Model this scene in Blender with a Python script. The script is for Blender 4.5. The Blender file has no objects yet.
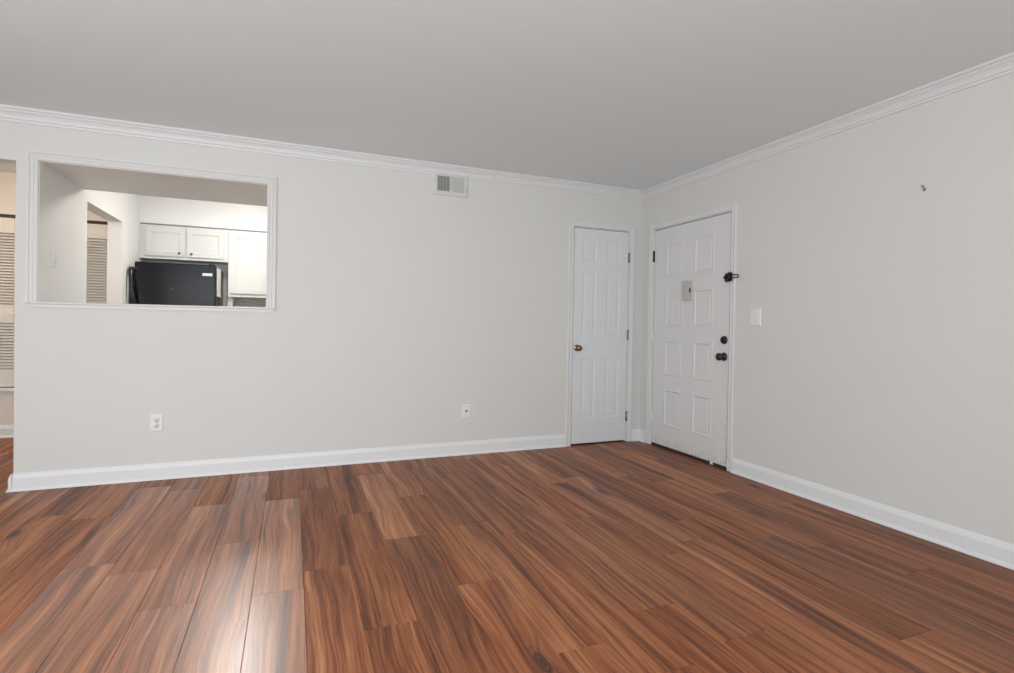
import bpy, bmesh, math, random
from mathutils import Vector, Matrix

scene = bpy.context.scene
col = scene.collection
random.seed(7)
PI = math.pi

# ------------------------------------------------------------------ camera
cam_data = bpy.data.cameras.new('camera')
cam = bpy.data.objects.new('camera', cam_data)
col.objects.link(cam)
cam_data.sensor_fit = 'HORIZONTAL'
cam_data.sensor_width = 36.0
cam_data.lens = 527.84 / 1014 * 36.0
cam_data.shift_y = -7.44 / 1014
cam_data.clip_start = 0.05
yaw, pitch, roll = 0.3872, -0.0082, 0.0164
cam.rotation_mode = 'XYZ'
cam.matrix_world = (Matrix.Translation((-3.1833, -4.3084, 1.1151))
                    @ Matrix.Rotation(-yaw, 4, 'Z')
                    @ Matrix.Rotation(PI / 2 + pitch, 4, 'X')
                    @ Matrix.Rotation(roll, 4, 'Z'))
scene.camera = cam

# ------------------------------------------------------------------ world, daylight, exposure
world = bpy.data.worlds.new('sky')
scene.world = world
world.use_nodes = True
bg = world.node_tree.nodes['Background']
bg.inputs[0].default_value = (0.80, 0.90, 1.0, 1)
bg.inputs[1].default_value = 1.0

scene.view_settings.view_transform = 'Standard'
scene.view_settings.look = 'None'
scene.view_settings.gamma = 1.0
scene.view_settings.use_curve_mapping = False
scene.view_settings.exposure = 0.0

def area_light(name, loc, direction, sx, sy, power, color):
    d = bpy.data.lights.new(name, 'AREA')
    d.shape = 'RECTANGLE'; d.size = sx; d.size_y = sy
    d.energy = power; d.color = color
    o = bpy.data.objects.new(name, d)
    col.objects.link(o)
    o.location = loc
    o.rotation_euler = Vector(direction).to_track_quat('-Z', 'Y').to_euler()
    return o

# daylight falling in through the patio door (left) and the window (rear), both out of the frame
area_light('daylight_patio_door', (-6.16, -3.35, 1.12), (1, 0, 0.12), 2.0, 2.5, 48, (0.93, 0.97, 1.0))
area_light('daylight_rear_window', (-3.85, -5.56, 1.38), (0, 1, 0.26), 3.6, 1.8, 144, (0.93, 0.97, 1.0))

# ------------------------------------------------------------------ materials
def new_mat(name):
    m = bpy.data.materials.new(name); m.use_nodes = True
    nt = m.node_tree
    return m, nt, nt.nodes['Principled BSDF']

def srgb(r, g, b):
    f = lambda c: (c / 255 / 12.92) if c / 255 <= 0.04045 else ((c / 255 + 0.055) / 1.055) ** 2.4
    return (f(r), f(g), f(b), 1)

def simple(name, c, rough=0.5, metal=0.0, spec=0.5, var=0.03, scale=14.0, bump=0.0, bscale=200.0, coat=0.0):
    """plain coat of a colour with a faint mottling and an optional fine bump"""
    m, nt, b = new_mat(name)
    N = nt.nodes; L = nt.links
    tc = N.new('ShaderNodeTexCoord')
    n = N.new('ShaderNodeTexNoise'); n.inputs['Scale'].default_value = scale; n.inputs['Detail'].default_value = 3
    L.new(tc.outputs['Object'], n.inputs['Vector'])
    r = N.new('ShaderNodeMapRange')
    r.inputs['To Min'].default_value = 1 - var; r.inputs['To Max'].default_value = 1 + var
    L.new(n.outputs['Fac'], r.inputs['Value'])
    mx = N.new('ShaderNodeMix'); mx.data_type = 'RGBA'; mx.blend_type = 'MULTIPLY'
    mx.inputs[0].default_value = 1.0
    mx.inputs[6].default_value = c
    L.new(r.outputs['Result'], mx.inputs[7])
    L.new(mx.outputs[2], b.inputs['Base Color'])
    b.inputs['Roughness'].default_value = rough
    b.inputs['Metallic'].default_value = metal
    b.inputs['Specular IOR Level'].default_value = spec
    b.inputs['Coat Weight'].default_value = coat
    if bump > 0:
        n2 = N.new('ShaderNodeTexNoise'); n2.inputs['Scale'].default_value = bscale; n2.inputs['Detail'].default_value = 4
        L.new(tc.outputs['Object'], n2.inputs['Vector'])
        bp = N.new('ShaderNodeBump'); bp.inputs['Strength'].default_value = bump; bp.inputs['Distance'].default_value = 0.002
        L.new(n2.outputs['Fac'], bp.inputs['Height'])
        L.new(bp.outputs['Normal'], b.inputs['Normal'])
    return m

M = {}
M['wall'] = simple('warm_grey_wall_paint', (0.69, 0.687, 0.660, 1), 0.7, spec=0.3, var=0.015, scale=3, bump=0.06, bscale=120)
M['ceiling'] = simple('white_ceiling_paint', (0.785, 0.84, 0.85, 1), 0.9, spec=0.2, var=0.012, scale=2, bump=0.05, bscale=90)
M['trim'] = simple('white_trim_gloss', (0.78, 0.785, 0.79, 1), 0.35, var=0.012, scale=6)
M['kitchen_wall'] = simple('white_kitchen_paint', (0.82, 0.81, 0.79, 1), 0.6, var=0.015, scale=3)
M['hall_wall'] = simple('cream_hall_paint', (0.74, 0.68, 0.62, 1), 0.7, var=0.015, scale=3)
M['louver'] = simple('cream_white_louver_paint', (0.74, 0.70, 0.64, 1), 0.45, var=0.02, scale=8)
M['opening_trim'] = simple('soft_white_opening_trim', (0.71, 0.70, 0.68, 1), 0.4, var=0.012, scale=6)
M['casing'] = simple('off_white_casing_paint', (0.715, 0.72, 0.715, 1), 0.4, var=0.012, scale=6)
M['crown'] = simple('white_crown_paint', (0.725, 0.73, 0.735, 1), 0.45, var=0.012, scale=6)
M['closet_door'] = simple('cool_white_door_paint', (0.72, 0.745, 0.76, 1), 0.38, var=0.012, scale=5)
M['cabinet'] = simple('white_cabinet_paint', (0.665, 0.655, 0.63, 1), 0.35, var=0.015, scale=6)
M['black_gloss'] = simple('black_hardware', (0.012, 0.012, 0.013, 1), 0.3, spec=0.5, var=0.1)
M['black_bar'] = simple('black_steel', (0.02, 0.02, 0.022, 1), 0.35, metal=0.6, var=0.1)
M['bronze'] = simple('dark_bronze', (0.05, 0.04, 0.035, 1), 0.35, metal=0.7, var=0.1)
M['brass'] = simple('aged_brass', (0.27, 0.19, 0.12, 1), 0.25, metal=1.0, var=0.15, scale=40)
M['steel'] = simple('brushed_steel', (0.34, 0.34, 0.34, 1), 0.35, metal=0.9, var=0.1, scale=60)
M['plastic'] = simple('white_plastic', (0.80, 0.80, 0.79, 1), 0.3, var=0.01)
M['slot'] = simple('dark_slot', (0.06, 0.06, 0.06, 1), 0.7, var=0.05)
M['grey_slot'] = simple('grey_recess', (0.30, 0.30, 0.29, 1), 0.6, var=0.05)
M['chime'] = simple('yellowed_plastic', (0.50, 0.50, 0.455, 1), 0.5, var=0.06, scale=40)
M['vent'] = simple('white_vent_enamel', (0.66, 0.66, 0.64, 1), 0.4, var=0.04, scale=60)
M['vent_dark'] = simple('painted_duct_shade', (0.16, 0.16, 0.15, 1), 0.9, var=0.2, scale=60)
M['under'] = simple('dark_underlay', (0.035, 0.02, 0.015, 1), 0.9, var=0.2)
M['threshold'] = simple('dark_threshold', (0.035, 0.028, 0.024, 1), 0.6, var=0.3, scale=30)
M['paper'] = simple('pale_paper', (0.80, 0.79, 0.74, 1), 0.7, var=0.02)
M['badge'] = simple('silver_badge', (0.55, 0.55, 0.58, 1), 0.35, metal=0.2, var=0.05)
M['gasket'] = simple('grey_gasket', (0.22, 0.21, 0.21, 1), 0.5, var=0.05)
M['tile'] = simple('kitchen_vinyl', (0.45, 0.42, 0.38, 1), 0.5, var=0.08, scale=8)
M['track'] = simple('dark_track_metal', (0.03, 0.027, 0.025, 1), 0.5, metal=0.3, var=0.1)
M['frame_out'] = simple('white_window_vinyl', (0.75, 0.75, 0.75, 1), 0.4, var=0.01)

# entry door: white paint with grimy scuffs low on the lock side (marks with a shape of their own)
def entry_door_mat():
    m, nt, b = new_mat('scuffed_white_door_paint')
    N = nt.nodes; L = nt.links
    tc = N.new('ShaderNodeTexCoord')
    sep = N.new('ShaderNodeSeparateXYZ'); L.new(tc.outputs['Object'], sep.inputs[0])
    def mr(src, a, b_, lo=0.0, hi=1.0):
        r = N.new('ShaderNodeMapRange'); r.inputs[1].default_value = a; r.inputs[2].default_value = b_
        r.inputs[3].default_value = lo; r.inputs[4].default_value = hi
        L.new(src, r.inputs[0]); return r.outputs[0]
    def mul(a, b_):
        n = N.new('ShaderNodeMath'); n.operation = 'MULTIPLY'; L.new(a, n.inputs[0])
        if isinstance(b_, float): n.inputs[1].default_value = b_
        else: L.new(b_, n.inputs[1])
        return n.outputs[0]
    def add(a, b_):
        n = N.new('ShaderNodeMath'); n.operation = 'ADD'; n.use_clamp = True
        L.new(a, n.inputs[0]); L.new(b_, n.inputs[1]); return n.outputs[0]
    low = mr(sep.outputs['Z'], 0.10, 0.0)
    edge = mul(mr(sep.outputs['Y'], -1.085, -1.125), mr(sep.outputs['Z'], 0.9, 0.05))
    ns = N.new('ShaderNodeTexNoise'); ns.inputs['Scale'].default_value = 26; ns.inputs['Detail'].default_value = 6
    L.new(tc.outputs['Object'], ns.inputs['Vector'])
    spots = mr(ns.outputs['Fac'], 0.46, 0.66)
    fac = mul(add(mul(low, 0.9), edge), spots)
    mx = N.new('ShaderNodeMix'); mx.data_type = 'RGBA'
    mx.inputs[6].default_value = (0.72, 0.72, 0.715, 1); mx.inputs[7].default_value = (0.20, 0.17, 0.14, 1)
    L.new(mul(fac, 0.6), mx.inputs[0]); L.new(mx.outputs[2], b.inputs['Base Color'])
    b.inputs['Roughness'].default_value = 0.4
    return m
M['entry_door'] = entry_door_mat()

def fridge_mat():
    m, nt, b = new_mat('black_textured_enamel')
    N = nt.nodes; L = nt.links
    tc = N.new('ShaderNodeTexCoord')
    n = N.new('ShaderNodeTexNoise'); n.inputs['Scale'].default_value = 260; n.inputs['Detail'].default_value = 2
    L.new(tc.outputs['Object'], n.inputs['Vector'])
    bp = N.new('ShaderNodeBump'); bp.inputs['Strength'].default_value = 0.12; bp.inputs['Distance'].default_value = 0.001
    L.new(n.outputs['Fac'], bp.inputs['Height']); L.new(bp.outputs['Normal'], b.inputs['Normal'])
    b.inputs['Base Color'].default_value = (0.006, 0.006, 0.008, 1)
    b.inputs['Roughness'].default_value = 0.20
    b.inputs['Specular IOR Level'].default_value = 0.2
    return m
M['fridge'] = fridge_mat()

def backsplash_mat():
    m, nt, b = new_mat('grey_brown_streaked_stone')
    N = nt.nodes; L = nt.links
    tc = N.new('ShaderNodeTexCoord')
    mp = N.new('ShaderNodeMapping'); mp.inputs['Scale'].default_value = (4, 4, 45)
    L.new(tc.outputs['Object'], mp.inputs[0])
    n = N.new('ShaderNodeTexNoise'); n.inputs['Scale'].default_value = 2.0; n.inputs['Detail'].default_value = 5
    L.new(mp.outputs[0], n.inputs['Vector'])
    cr = N.new('ShaderNodeValToRGB')
    cr.color_ramp.elements[0].position = 0.3; cr.color_ramp.elements[0].color = (0.34, 0.29, 0.26, 1)
    cr.color_ramp.elements[1].position = 0.7; cr.color_ramp.elements[1].color = (0.66, 0.58, 0.54, 1)
    L.new(n.outputs['Fac'], cr.inputs[0]); L.new(cr.outputs[0], b.inputs['Base Color'])
    b.inputs['Roughness'].default_value = 0.45
    return m
M['backsplash'] = backsplash_mat()

def plank_mat():
    """acacia laminate: each plank has its own offset, tone and slight tilt from mesh attributes"""
    m, nt, b = new_mat('acacia_plank_laminate')
    N = nt.nodes; L = nt.links
    def math_(op, a, b_=None, clamp=False):
        n = N.new('ShaderNodeMath'); n.operation = op; n.use_clamp = clamp
        for i, v in enumerate((a, b_)):
            if v is None: continue
            if isinstance(v, (int, float)): n.inputs[i].default_value = v
            else: L.new(v, n.inputs[i])
        return n.outputs[0]
    def comb(x, y, z):
        n = N.new('ShaderNodeCombineXYZ')
        for i, v in enumerate((x, y, z)):
            if isinstance(v, (int, float)): n.inputs[i].default_value = v
            else: L.new(v, n.inputs[i])
        return n.outputs[0]
    def noise(vec, scale, detail=3, rough=0.55, dist=0.0):
        n = N.new('ShaderNodeTexNoise'); n.inputs['Scale'].default_value = scale
        n.inputs['Detail'].default_value = detail; n.inputs['Roughness'].default_value = rough
        n.inputs['Distortion'].default_value = dist
        L.new(vec, n.inputs['Vector']); return n.outputs['Fac']
    def ramp(fac, stops):
        n = N.new('ShaderNodeValToRGB'); e = n.color_ramp.elements
        e[0].position, e[0].color = stops[0]; e[1].position, e[1].color = stops[-1]
        for p, c in stops[1:-1]:
            x = e.new(p); x.color = c
        L.new(fac, n.inputs[0]); return n.outputs[0]
    def mix(fac, a, b_, mode='MIX'):
        n = N.new('ShaderNodeMix'); n.data_type = 'RGBA'; n.blend_type = mode
        if isinstance(fac, (int, float)): n.inputs[0].default_value = fac
        else: L.new(fac, n.inputs[0])
        for i, v in ((6, a), (7, b_)):
            if isinstance(v, tuple): n.inputs[i].default_value = v
            else: L.new(v, n.inputs[i])
        return n.outputs[2]
    geo = N.new('ShaderNodeNewGeometry')
    sep = N.new('ShaderNodeSeparateXYZ'); L.new(geo.outputs['Position'], sep.inputs[0])
    X, Y = sep.outputs['X'], sep.outputs['Y']
    at = N.new('ShaderNodeAttribute'); at.attribute_name = 'plank'
    asep = N.new('ShaderNodeSeparateColor'); L.new(at.outputs['Color'], asep.inputs[0])
    r1, r2, r3 = asep.outputs[0], asep.outputs[1], asep.outputs[2]
    off1 = math_('MULTIPLY', r1, 37.0); off2 = math_('MULTIPLY', r2, 53.0)
    px = math_('ADD', X, off1); py = math_('ADD', Y, off2)
    # sideways wander of the grain
    wander = math_('MULTIPLY', math_('SUBTRACT', noise(comb(math_('MULTIPLY', px, 3.5), math_('MULTIPLY', py, 0.8), r3), 1.0, 2), 0.5), 0.12)
    # knots bend the grain round them
    vo = N.new('ShaderNodeTexVoronoi'); vo.voronoi_dimensions = '2D'; vo.inputs['Scale'].default_value = 1.0
    vo.inputs['Randomness'].default_value = 1.0
    L.new(comb(math_('MULTIPLY', px, 2.4), math_('MULTIPLY', py, 0.8), 0.0), vo.inputs['Vector'])
    kd = vo.outputs['Distance']
    kc = N.new('ShaderNodeSeparateColor'); L.new(vo.outputs['Color'], kc.inputs[0])
    kd = math_('ADD', kd, math_('MULTIPLY', math_('GREATER_THAN', kc.outputs[0], 0.55), 3.0))   # only some cells hold a knot
    kd2 = math_('MULTIPLY', kd, kd)
    knot = math_('POWER', 2.718, math_('MULTIPLY', kd2, -45.0))
    u = math_('ADD', math_('ADD', px, wander), math_('MULTIPLY', knot, 0.05))
    strip = noise(comb(math_('MULTIPLY', u, 15.0), math_('MULTIPLY', py, 0.42), r3), 1.0, 2, 0.5)
    big = noise(comb(math_('MULTIPLY', u, 38.0), math_('MULTIPLY', py, 0.8), r3), 1.0, 4, 0.62, 0.25)
    mid = noise(comb(math_('MULTIPLY', u, 110.0), math_('MULTIPLY', py, 2.2), r3), 1.0, 3, 0.6)
    fine = noise(comb(math_('MULTIPLY', u, 330.0), math_('MULTIPLY', py, 7.0), r3), 1.0, 2, 0.6)
    v = math_('ADD', math_('ADD', math_('MULTIPLY', strip, 0.30), math_('MULTIPLY', big, 0.30)), math_('ADD', math_('MULTIPLY', mid, 0.27), math_('MULTIPLY', fine, 0.13)))
    base = ramp(v, [(0.37, PLANK[0]), (0.445, PLANK[1]), (0.50, PLANK[2]), (0.55, PLANK[3]), (0.63, PLANK[4])])
    # dark mineral streaks
    st = noise(comb(math_('MULTIPLY', u, 30.0), math_('MULTIPLY', py, 0.9), math_('ADD', r3, 9.0)), 1.0, 4, 0.6, 0.3)
    streak = ramp(st, [(0.56, (0, 0, 0, 1)), (0.66, (1, 1, 1, 1))])
    patch = ramp(noise(comb(math_('MULTIPLY', px, 4.0), math_('MULTIPLY', py, 1.3), 4.0), 1.0, 2), [(0.42, (0.15, 0.15, 0.15, 1)), (0.60, (1, 1, 1, 1))])
    base = mix(math_('MULTIPLY', math_('MULTIPLY', streak, patch), 0.85), base, (0.050, 0.022, 0.013, 1))
    core = math_('POWER', 2.718, math_('MULTIPLY', kd2, -520.0))
    rings = math_('MULTIPLY', math_('ADD', math_('SINE', math_('MULTIPLY', kd, 190.0)), 1.0), math_('POWER', 2.718, math_('MULTIPLY', kd2, -190.0)))
    base = mix(math_('ADD', math_('MULTIPLY', core, 0.9), math_('MULTIPLY', rings, 0.42), True), base, (0.06, 0.024, 0.014, 1))
    # tone of the whole plank
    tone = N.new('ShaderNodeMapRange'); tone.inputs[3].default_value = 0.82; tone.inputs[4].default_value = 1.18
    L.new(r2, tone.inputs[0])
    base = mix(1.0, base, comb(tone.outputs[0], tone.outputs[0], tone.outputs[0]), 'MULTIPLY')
    L.new(base, b.inputs['Base Color'])
    rg = N.new('ShaderNodeMapRange'); rg.inputs[3].default_value = PLANK_ROUGH[0]; rg.inputs[4].default_value = PLANK_ROUGH[1]
    L.new(noise(comb(math_('MULTIPLY', px, 30.0), math_('MULTIPLY', py, 3.0), 0.0), 1.0, 3), rg.inputs[0])
    L.new(math_('ADD', rg.outputs[0], math_('ADD', math_('MULTIPLY', at.outputs['Alpha'], 0.24), 0.26)), b.inputs['Roughness'])
    sp = N.new('ShaderNodeMapRange'); sp.inputs[1].default_value = 0.0; sp.inputs[2].default_value = 0.6; sp.inputs[3].default_value = 2.1; sp.inputs[4].default_value = 0.4
    L.new(at.outputs['Alpha'], sp.inputs[0]); L.new(sp.outputs[0], b.inputs['Specular IOR Level'])
    # each board lies a touch out of level
    tx = math_('MULTIPLY', math_('SUBTRACT', r1, 0.5), 0.05)
    ty = math_('MULTIPLY', math_('SUBTRACT', r3, 0.5), 0.03)
    va = N.new('ShaderNodeVectorMath'); va.operation = 'ADD'
    L.new(geo.outputs['Normal'], va.inputs[0]); L.new(comb(tx, ty, 0.0), va.inputs[1])
    vn = N.new('ShaderNodeVectorMath'); vn.operation = 'NORMALIZE'; L.new(va.outputs[0], vn.inputs[0])
    bp = N.new('ShaderNodeBump'); bp.inputs['Strength'].default_value = 0.05; bp.inputs['Distance'].default_value = 0.001
    L.new(mid, bp.inputs['Height']); L.new(vn.outputs[0], bp.inputs['Normal'])
    L.new(bp.outputs['Normal'], b.inputs['Normal'])
    return m
PLANK = [(0.060, 0.017, 0.007, 1), (0.170, 0.048, 0.016, 1), (0.285, 0.090, 0.031, 1), (0.380, 0.138, 0.053, 1), (0.520, 0.250, 0.112, 1)]
PLANK_ROUGH = (-0.03, 0.04)
M['plank'] = plank_mat()

def emit_mat(name, color, strength):
    m, nt, b = new_mat(name)
    b.inputs['Base Color'].default_value = (0.8, 0.8, 0.8, 1)
    b.inputs['Emission Color'].default_value = color
    b.inputs['Emission Strength'].default_value = strength
    return m
M['kitchen_lamp'] = emit_mat('lit_kitchen_diffuser', (1.0, 0.96, 0.91, 1), 78.0)
M['hall_lamp'] = emit_mat('lit_hall_globe', (1.0, 0.79, 0.62, 1), 50.0)

def glass_mat():
    m, nt, b = new_mat('clear_window_glass')
    N = nt.nodes; L = nt.links
    t = N.new('ShaderNodeBsdfTransparent'); g = N.new('ShaderNodeBsdfGlossy'); g.inputs['Roughness'].default_value = 0.02
    mx = N.new('ShaderNodeMixShader'); mx.inputs[0].default_value = 0.06
    L.new(t.outputs[0], mx.inputs[1]); L.new(g.outputs[0], mx.inputs[2])
    L.new(mx.outputs[0], N['Material Output'].inputs['Surface'])
    return m
M['glass'] = glass_mat()

# ------------------------------------------------------------------ mesh helper
class MB:
    def __init__(self):
        self.bm = bmesh.new()
    def box(self, x0, x1, y0, y1, z0, z1, bevel=0.0, seg=2, mi=0):
        x0, x1 = min(x0, x1), max(x0, x1); y0, y1 = min(y0, y1), max(y0, y1); z0, z1 = min(z0, z1), max(z0, z1)
        v = [self.bm.verts.new(p) for p in ((x0, y0, z0), (x1, y0, z0), (x1, y1, z0), (x0, y1, z0),
                                            (x0, y0, z1), (x1, y0, z1), (x1, y1, z1), (x0, y1, z1))]
        fs = [self.bm.faces.new([v[i] for i in q]) for q in
              ((0, 3, 2, 1), (4, 5, 6, 7), (0, 1, 5, 4), (1, 2, 6, 5), (2, 3, 7, 6), (3, 0, 4, 7))]
        for f in fs: f.material_index = mi
        if bevel > 0:
            es = list({e for f in fs for e in f.edges})
            r = bmesh.ops.bevel(self.bm, geom=es, offset=bevel, segments=seg, profile=0.5, affect='EDGES')
            for f in r['faces']: f.material_index = mi
        return self
    def prism(self, pts, a, b, mp, mi=0):
        """profile pts (p, q) swept from a to b; mp(p, q, t) gives the 3-D point"""
        A = [self.bm.verts.new(mp(p, q, a)) for p, q in pts]
        B = [self.bm.verts.new(mp(p, q, b)) for p, q in pts]
        n = len(pts)
        for i in range(n):
            j = (i + 1) % n
            self.bm.faces.new((A[i], A[j], B[j], B[i])).material_index = mi
        self.bm.faces.new(A[::-1]); self.bm.faces.new(B)
        return self
    def sweep(self, pts, path, mi=0, caps=True):
        """pts: list of functions k -> 3-D point, path: range of k (for mitred runs)"""
        rings = [[self.bm.verts.new(f(k)) for f in pts] for k in path]
        n = len(pts)
        for r0, r1 in zip(rings, rings[1:]):
            for i in range(n):
                j = (i + 1) % n
                self.bm.faces.new((r0[i], r0[j], r1[j], r1[i])).material_index = mi
        if caps:
            self.bm.faces.new(rings[0][::-1]); self.bm.faces.new(rings[-1])
        return self
    def lathe(self, prof, origin, axis, seg=24, mi=0):
        """prof: (radius, height) pairs turned about axis from origin"""
        q = Vector((0, 0, 1)).rotation_difference(Vector(axis)).to_matrix()
        o = Vector(origin)
        rings = []
        for r, h in prof:
            if r < 1e-6:
                rings.append([self.bm.verts.new(o + q @ Vector((0, 0, h)))])
            else:
                rings.append([self.bm.verts.new(o + q @ Vector((r * math.cos(2 * PI * k / seg), r * math.sin(2 * PI * k / seg), h))) for k in range(seg)])
        for r0, r1 in zip(rings, rings[1:]):
            for k in range(seg):
                j = (k + 1) % seg
                if len(r0) == 1 and len(r1) == 1: continue
                if len(r0) == 1: f = self.bm.faces.new((r0[0], r1[j], r1[k]))
                elif len(r1) == 1: f = self.bm.faces.new((r0[k], r0[j], r1[0]))
                else: f = self.bm.faces.new((r0[k], r0[j], r1[j], r1[k]))
                f.smooth = True; f.material_index = mi
        for ring, fl in ((rings[0], True), (rings[-1], False)):
            if len(ring) > 1:
                self.bm.faces.new(ring[::-1] if fl else ring).material_index = mi
        return self
    def tube(self, pts, r, seg=10, mi=0):
        pts = [Vector(p) for p in pts]
        rings = []
        up = None
        for i, p in enumerate(pts):
            t = (pts[min(i + 1, len(pts) - 1)] - pts[max(i - 1, 0)]).normalized()
            if up is None:
                up = t.orthogonal().normalized()
            up = (up - t * up.dot(t)).normalized()
            w = t.cross(up)
            rr = r[i] if isinstance(r, (list, tuple)) else r
            rings.append([self.bm.verts.new(p + (up * math.cos(2 * PI * k / seg) + w * math.sin(2 * PI * k / seg)) * rr) for k in range(seg)])
        for r0, r1 in zip(rings, rings[1:]):
            for k in range(seg):
                j = (k + 1) % seg
                f = self.bm.faces.new((r0[k], r0[j], r1[j], r1[k])); f.smooth = True; f.material_index = mi
        self.bm.faces.new(rings[0][::-1]); self.bm.faces.new(rings[-1])
        return self
    def build(self, name, mat, parent=None, origin=None):
        bmesh.ops.recalc_face_normals(self.bm, faces=self.bm.faces)
        me = bpy.data.meshes.new(name)
        self.bm.to_mesh(me); self.bm.free()
        for m in (mat if isinstance(mat, (list, tuple)) else [mat]):
            me.materials.append(m)
        o = bpy.data.objects.new(name, me)
        col.objects.link(o)
        if origin is not None:
            me.transform(Matrix.Translation(-Vector(origin))); o.location = origin
        if parent is not None:
            o.parent = parent
            pl = parent.location if parent.parent is None else parent.location + parent.parent.location
            if origin is None:
                me.transform(Matrix.Translation(-pl))
            else:
                o.location = Vector(origin) - pl
        return o

def tag(o, label=None, cat=None, group=None, kind=None):
    if label: o['label'] = label
    if cat: o['category'] = cat
    if group: o['group'] = group
    if kind: o['kind'] = kind
    return o

def thing(name, loc, label, cat, group=None, kind=None):
    o = bpy.data.objects.new(name, None)
    o.empty_display_size = 0.05
    col.objects.link(o); o.location = loc
    return tag(o, label, cat, group, kind)

def struct(mb, name, mat, label, cat):
    return tag(mb.build(name, mat), label, cat, kind='structure')

# ------------------------------------------------------------------ dimensions (metres; living room corner at the origin)
H = 2.44
T = 0.11
XL, YR = -6.0, -5.4          # left wall, rear wall
PX0, PX1, PZ0, PZ1 = -4.705, -3.36, 1.213, 2.125   # pass-through opening
CX0, CX1, DZ = -0.772, -0.158, 2.036               # closet door opening
EY0, EY1 = -1.135, -0.182                          # entry door opening
WE = -4.822                                        # free end of the back wall
KB = 2.745                                         # kitchen rear wall
KX = -1.9                                          # kitchen right wall
HY = 1.93                                          # hall closet front

# ------------------------------------------------------------------ floor
def build_floor():
    mb = MB(); bm = mb.bm
    lay = bm.loops.layers.float_color.new('plank')
    W, Lp, g = 0.1977, 1.22, 0.0006
    x_ref = -3.123
    # joints read off the photo, by board column counted from x_ref
    joints = {-1: -1.955, -2: -1.36, 0: -1.80, 1: -2.36, -3: -1.93, -4: -1.55, 3: -2.16, 9: -2.12, 2: -1.58}
    rnd = random.Random(11)
    k0, k1 = -15, 17
    for k in range(k0, k1):
        xa, xb = x_ref + k * W, x_ref + (k + 1) * W
        if xa > 0.11 or xb < XL - 0.1: continue
        xa, xb = max(xa, XL - 0.1), min(xb, 0.11)
        j0 = joints.get(k, -2 + rnd.uniform(0, Lp))
        ymax = HY + 0.02 if xb <= WE + 0.12 else 0.05
        y = j0 - 5 * Lp
        while y < ymax:
            ya, yb = max(y, YR - 0.1), min(y + Lp, ymax)
            if yb - ya > 0.02:
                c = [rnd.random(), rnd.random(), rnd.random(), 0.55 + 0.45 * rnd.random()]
                # near-camera boards glossier, toned paler as painted glare; duller, darker ones right of them
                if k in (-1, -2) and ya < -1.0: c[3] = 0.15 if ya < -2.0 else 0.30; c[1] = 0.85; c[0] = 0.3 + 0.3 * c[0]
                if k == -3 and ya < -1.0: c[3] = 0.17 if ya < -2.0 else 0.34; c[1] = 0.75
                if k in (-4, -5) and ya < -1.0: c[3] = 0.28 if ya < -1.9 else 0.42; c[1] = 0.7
                if k >= 4: c[1] *= 0.75  # tone lowered to imitate the dimmer light on the right of the floor
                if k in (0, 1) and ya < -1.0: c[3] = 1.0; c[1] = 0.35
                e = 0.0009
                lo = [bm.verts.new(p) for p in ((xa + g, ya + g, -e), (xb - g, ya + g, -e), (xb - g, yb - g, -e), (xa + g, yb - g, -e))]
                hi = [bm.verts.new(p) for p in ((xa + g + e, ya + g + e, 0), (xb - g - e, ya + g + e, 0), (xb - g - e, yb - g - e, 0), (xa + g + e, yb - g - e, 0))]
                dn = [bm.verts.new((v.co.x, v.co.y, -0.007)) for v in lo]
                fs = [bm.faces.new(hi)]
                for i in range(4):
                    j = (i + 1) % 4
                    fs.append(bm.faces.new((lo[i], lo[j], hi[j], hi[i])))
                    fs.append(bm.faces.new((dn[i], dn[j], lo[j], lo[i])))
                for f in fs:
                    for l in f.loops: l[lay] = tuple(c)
            y += Lp
    mb.box(XL - 0.1, 0.11, YR - 0.1, 0.06, -0.05, -0.006, mi=1)
    mb.box(XL - 0.1, WE + 0.11, 0.06, HY + 0.02, -0.05, -0.006, mi=1)
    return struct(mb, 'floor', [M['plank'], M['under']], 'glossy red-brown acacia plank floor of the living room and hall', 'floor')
build_floor()
struct(MB().box(WE + 0.11, KX + T, T, KB + T, -0.05, 0.0), 'floor_kitchen', M['tile'], 'plain floor of the kitchen behind the pass-through wall', 'floor')

# ------------------------------------------------------------------ shell
struct(MB().box(XL - T, T, YR - T, KB + T, H, H + 0.08), 'ceiling', M['ceiling'], 'smooth pale grey ceiling over the room', 'ceiling')

w = MB()
w.box(WE, PX0, 0, T, 0, H)
w.box(PX0, PX1, 0, T, 0, PZ0)
w.box(PX0, PX1, 0, T, PZ1, H)
w.box(PX1, CX0, 0, T, 0, H)
w.box(CX0, CX1, 0, T, DZ, H)
w.box(CX1, T, 0, T, 0, H)
w.box(XL - T, WE, 0, T, 2.111, H)
struct(w, 'wall_back', M['wall'], 'pale grey back wall with the kitchen pass-through opening', 'wall')

w = MB()
w.box(0, T, YR - T, EY0, 0, H)
w.box(0, T, EY0, EY1, DZ, H)
w.box(0, T, EY1, 0, 0, H)
struct(w, 'wall_right', M['wall'], 'pale grey right wall around the entry door', 'wall')

LY0, LY1, LZ1 = -4.6, -2.1, 2.1      # patio door opening
w = MB()
w.box(XL - T, XL, YR - T, LY0, 0, H)
w.box(XL - T, XL, LY0, LY1, LZ1, H)
w.box(XL - T, XL, LY1, KB, 0, H)
struct(w, 'wall_left', M['wall'], 'pale grey left wall of the room and hall', 'wall')

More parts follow.
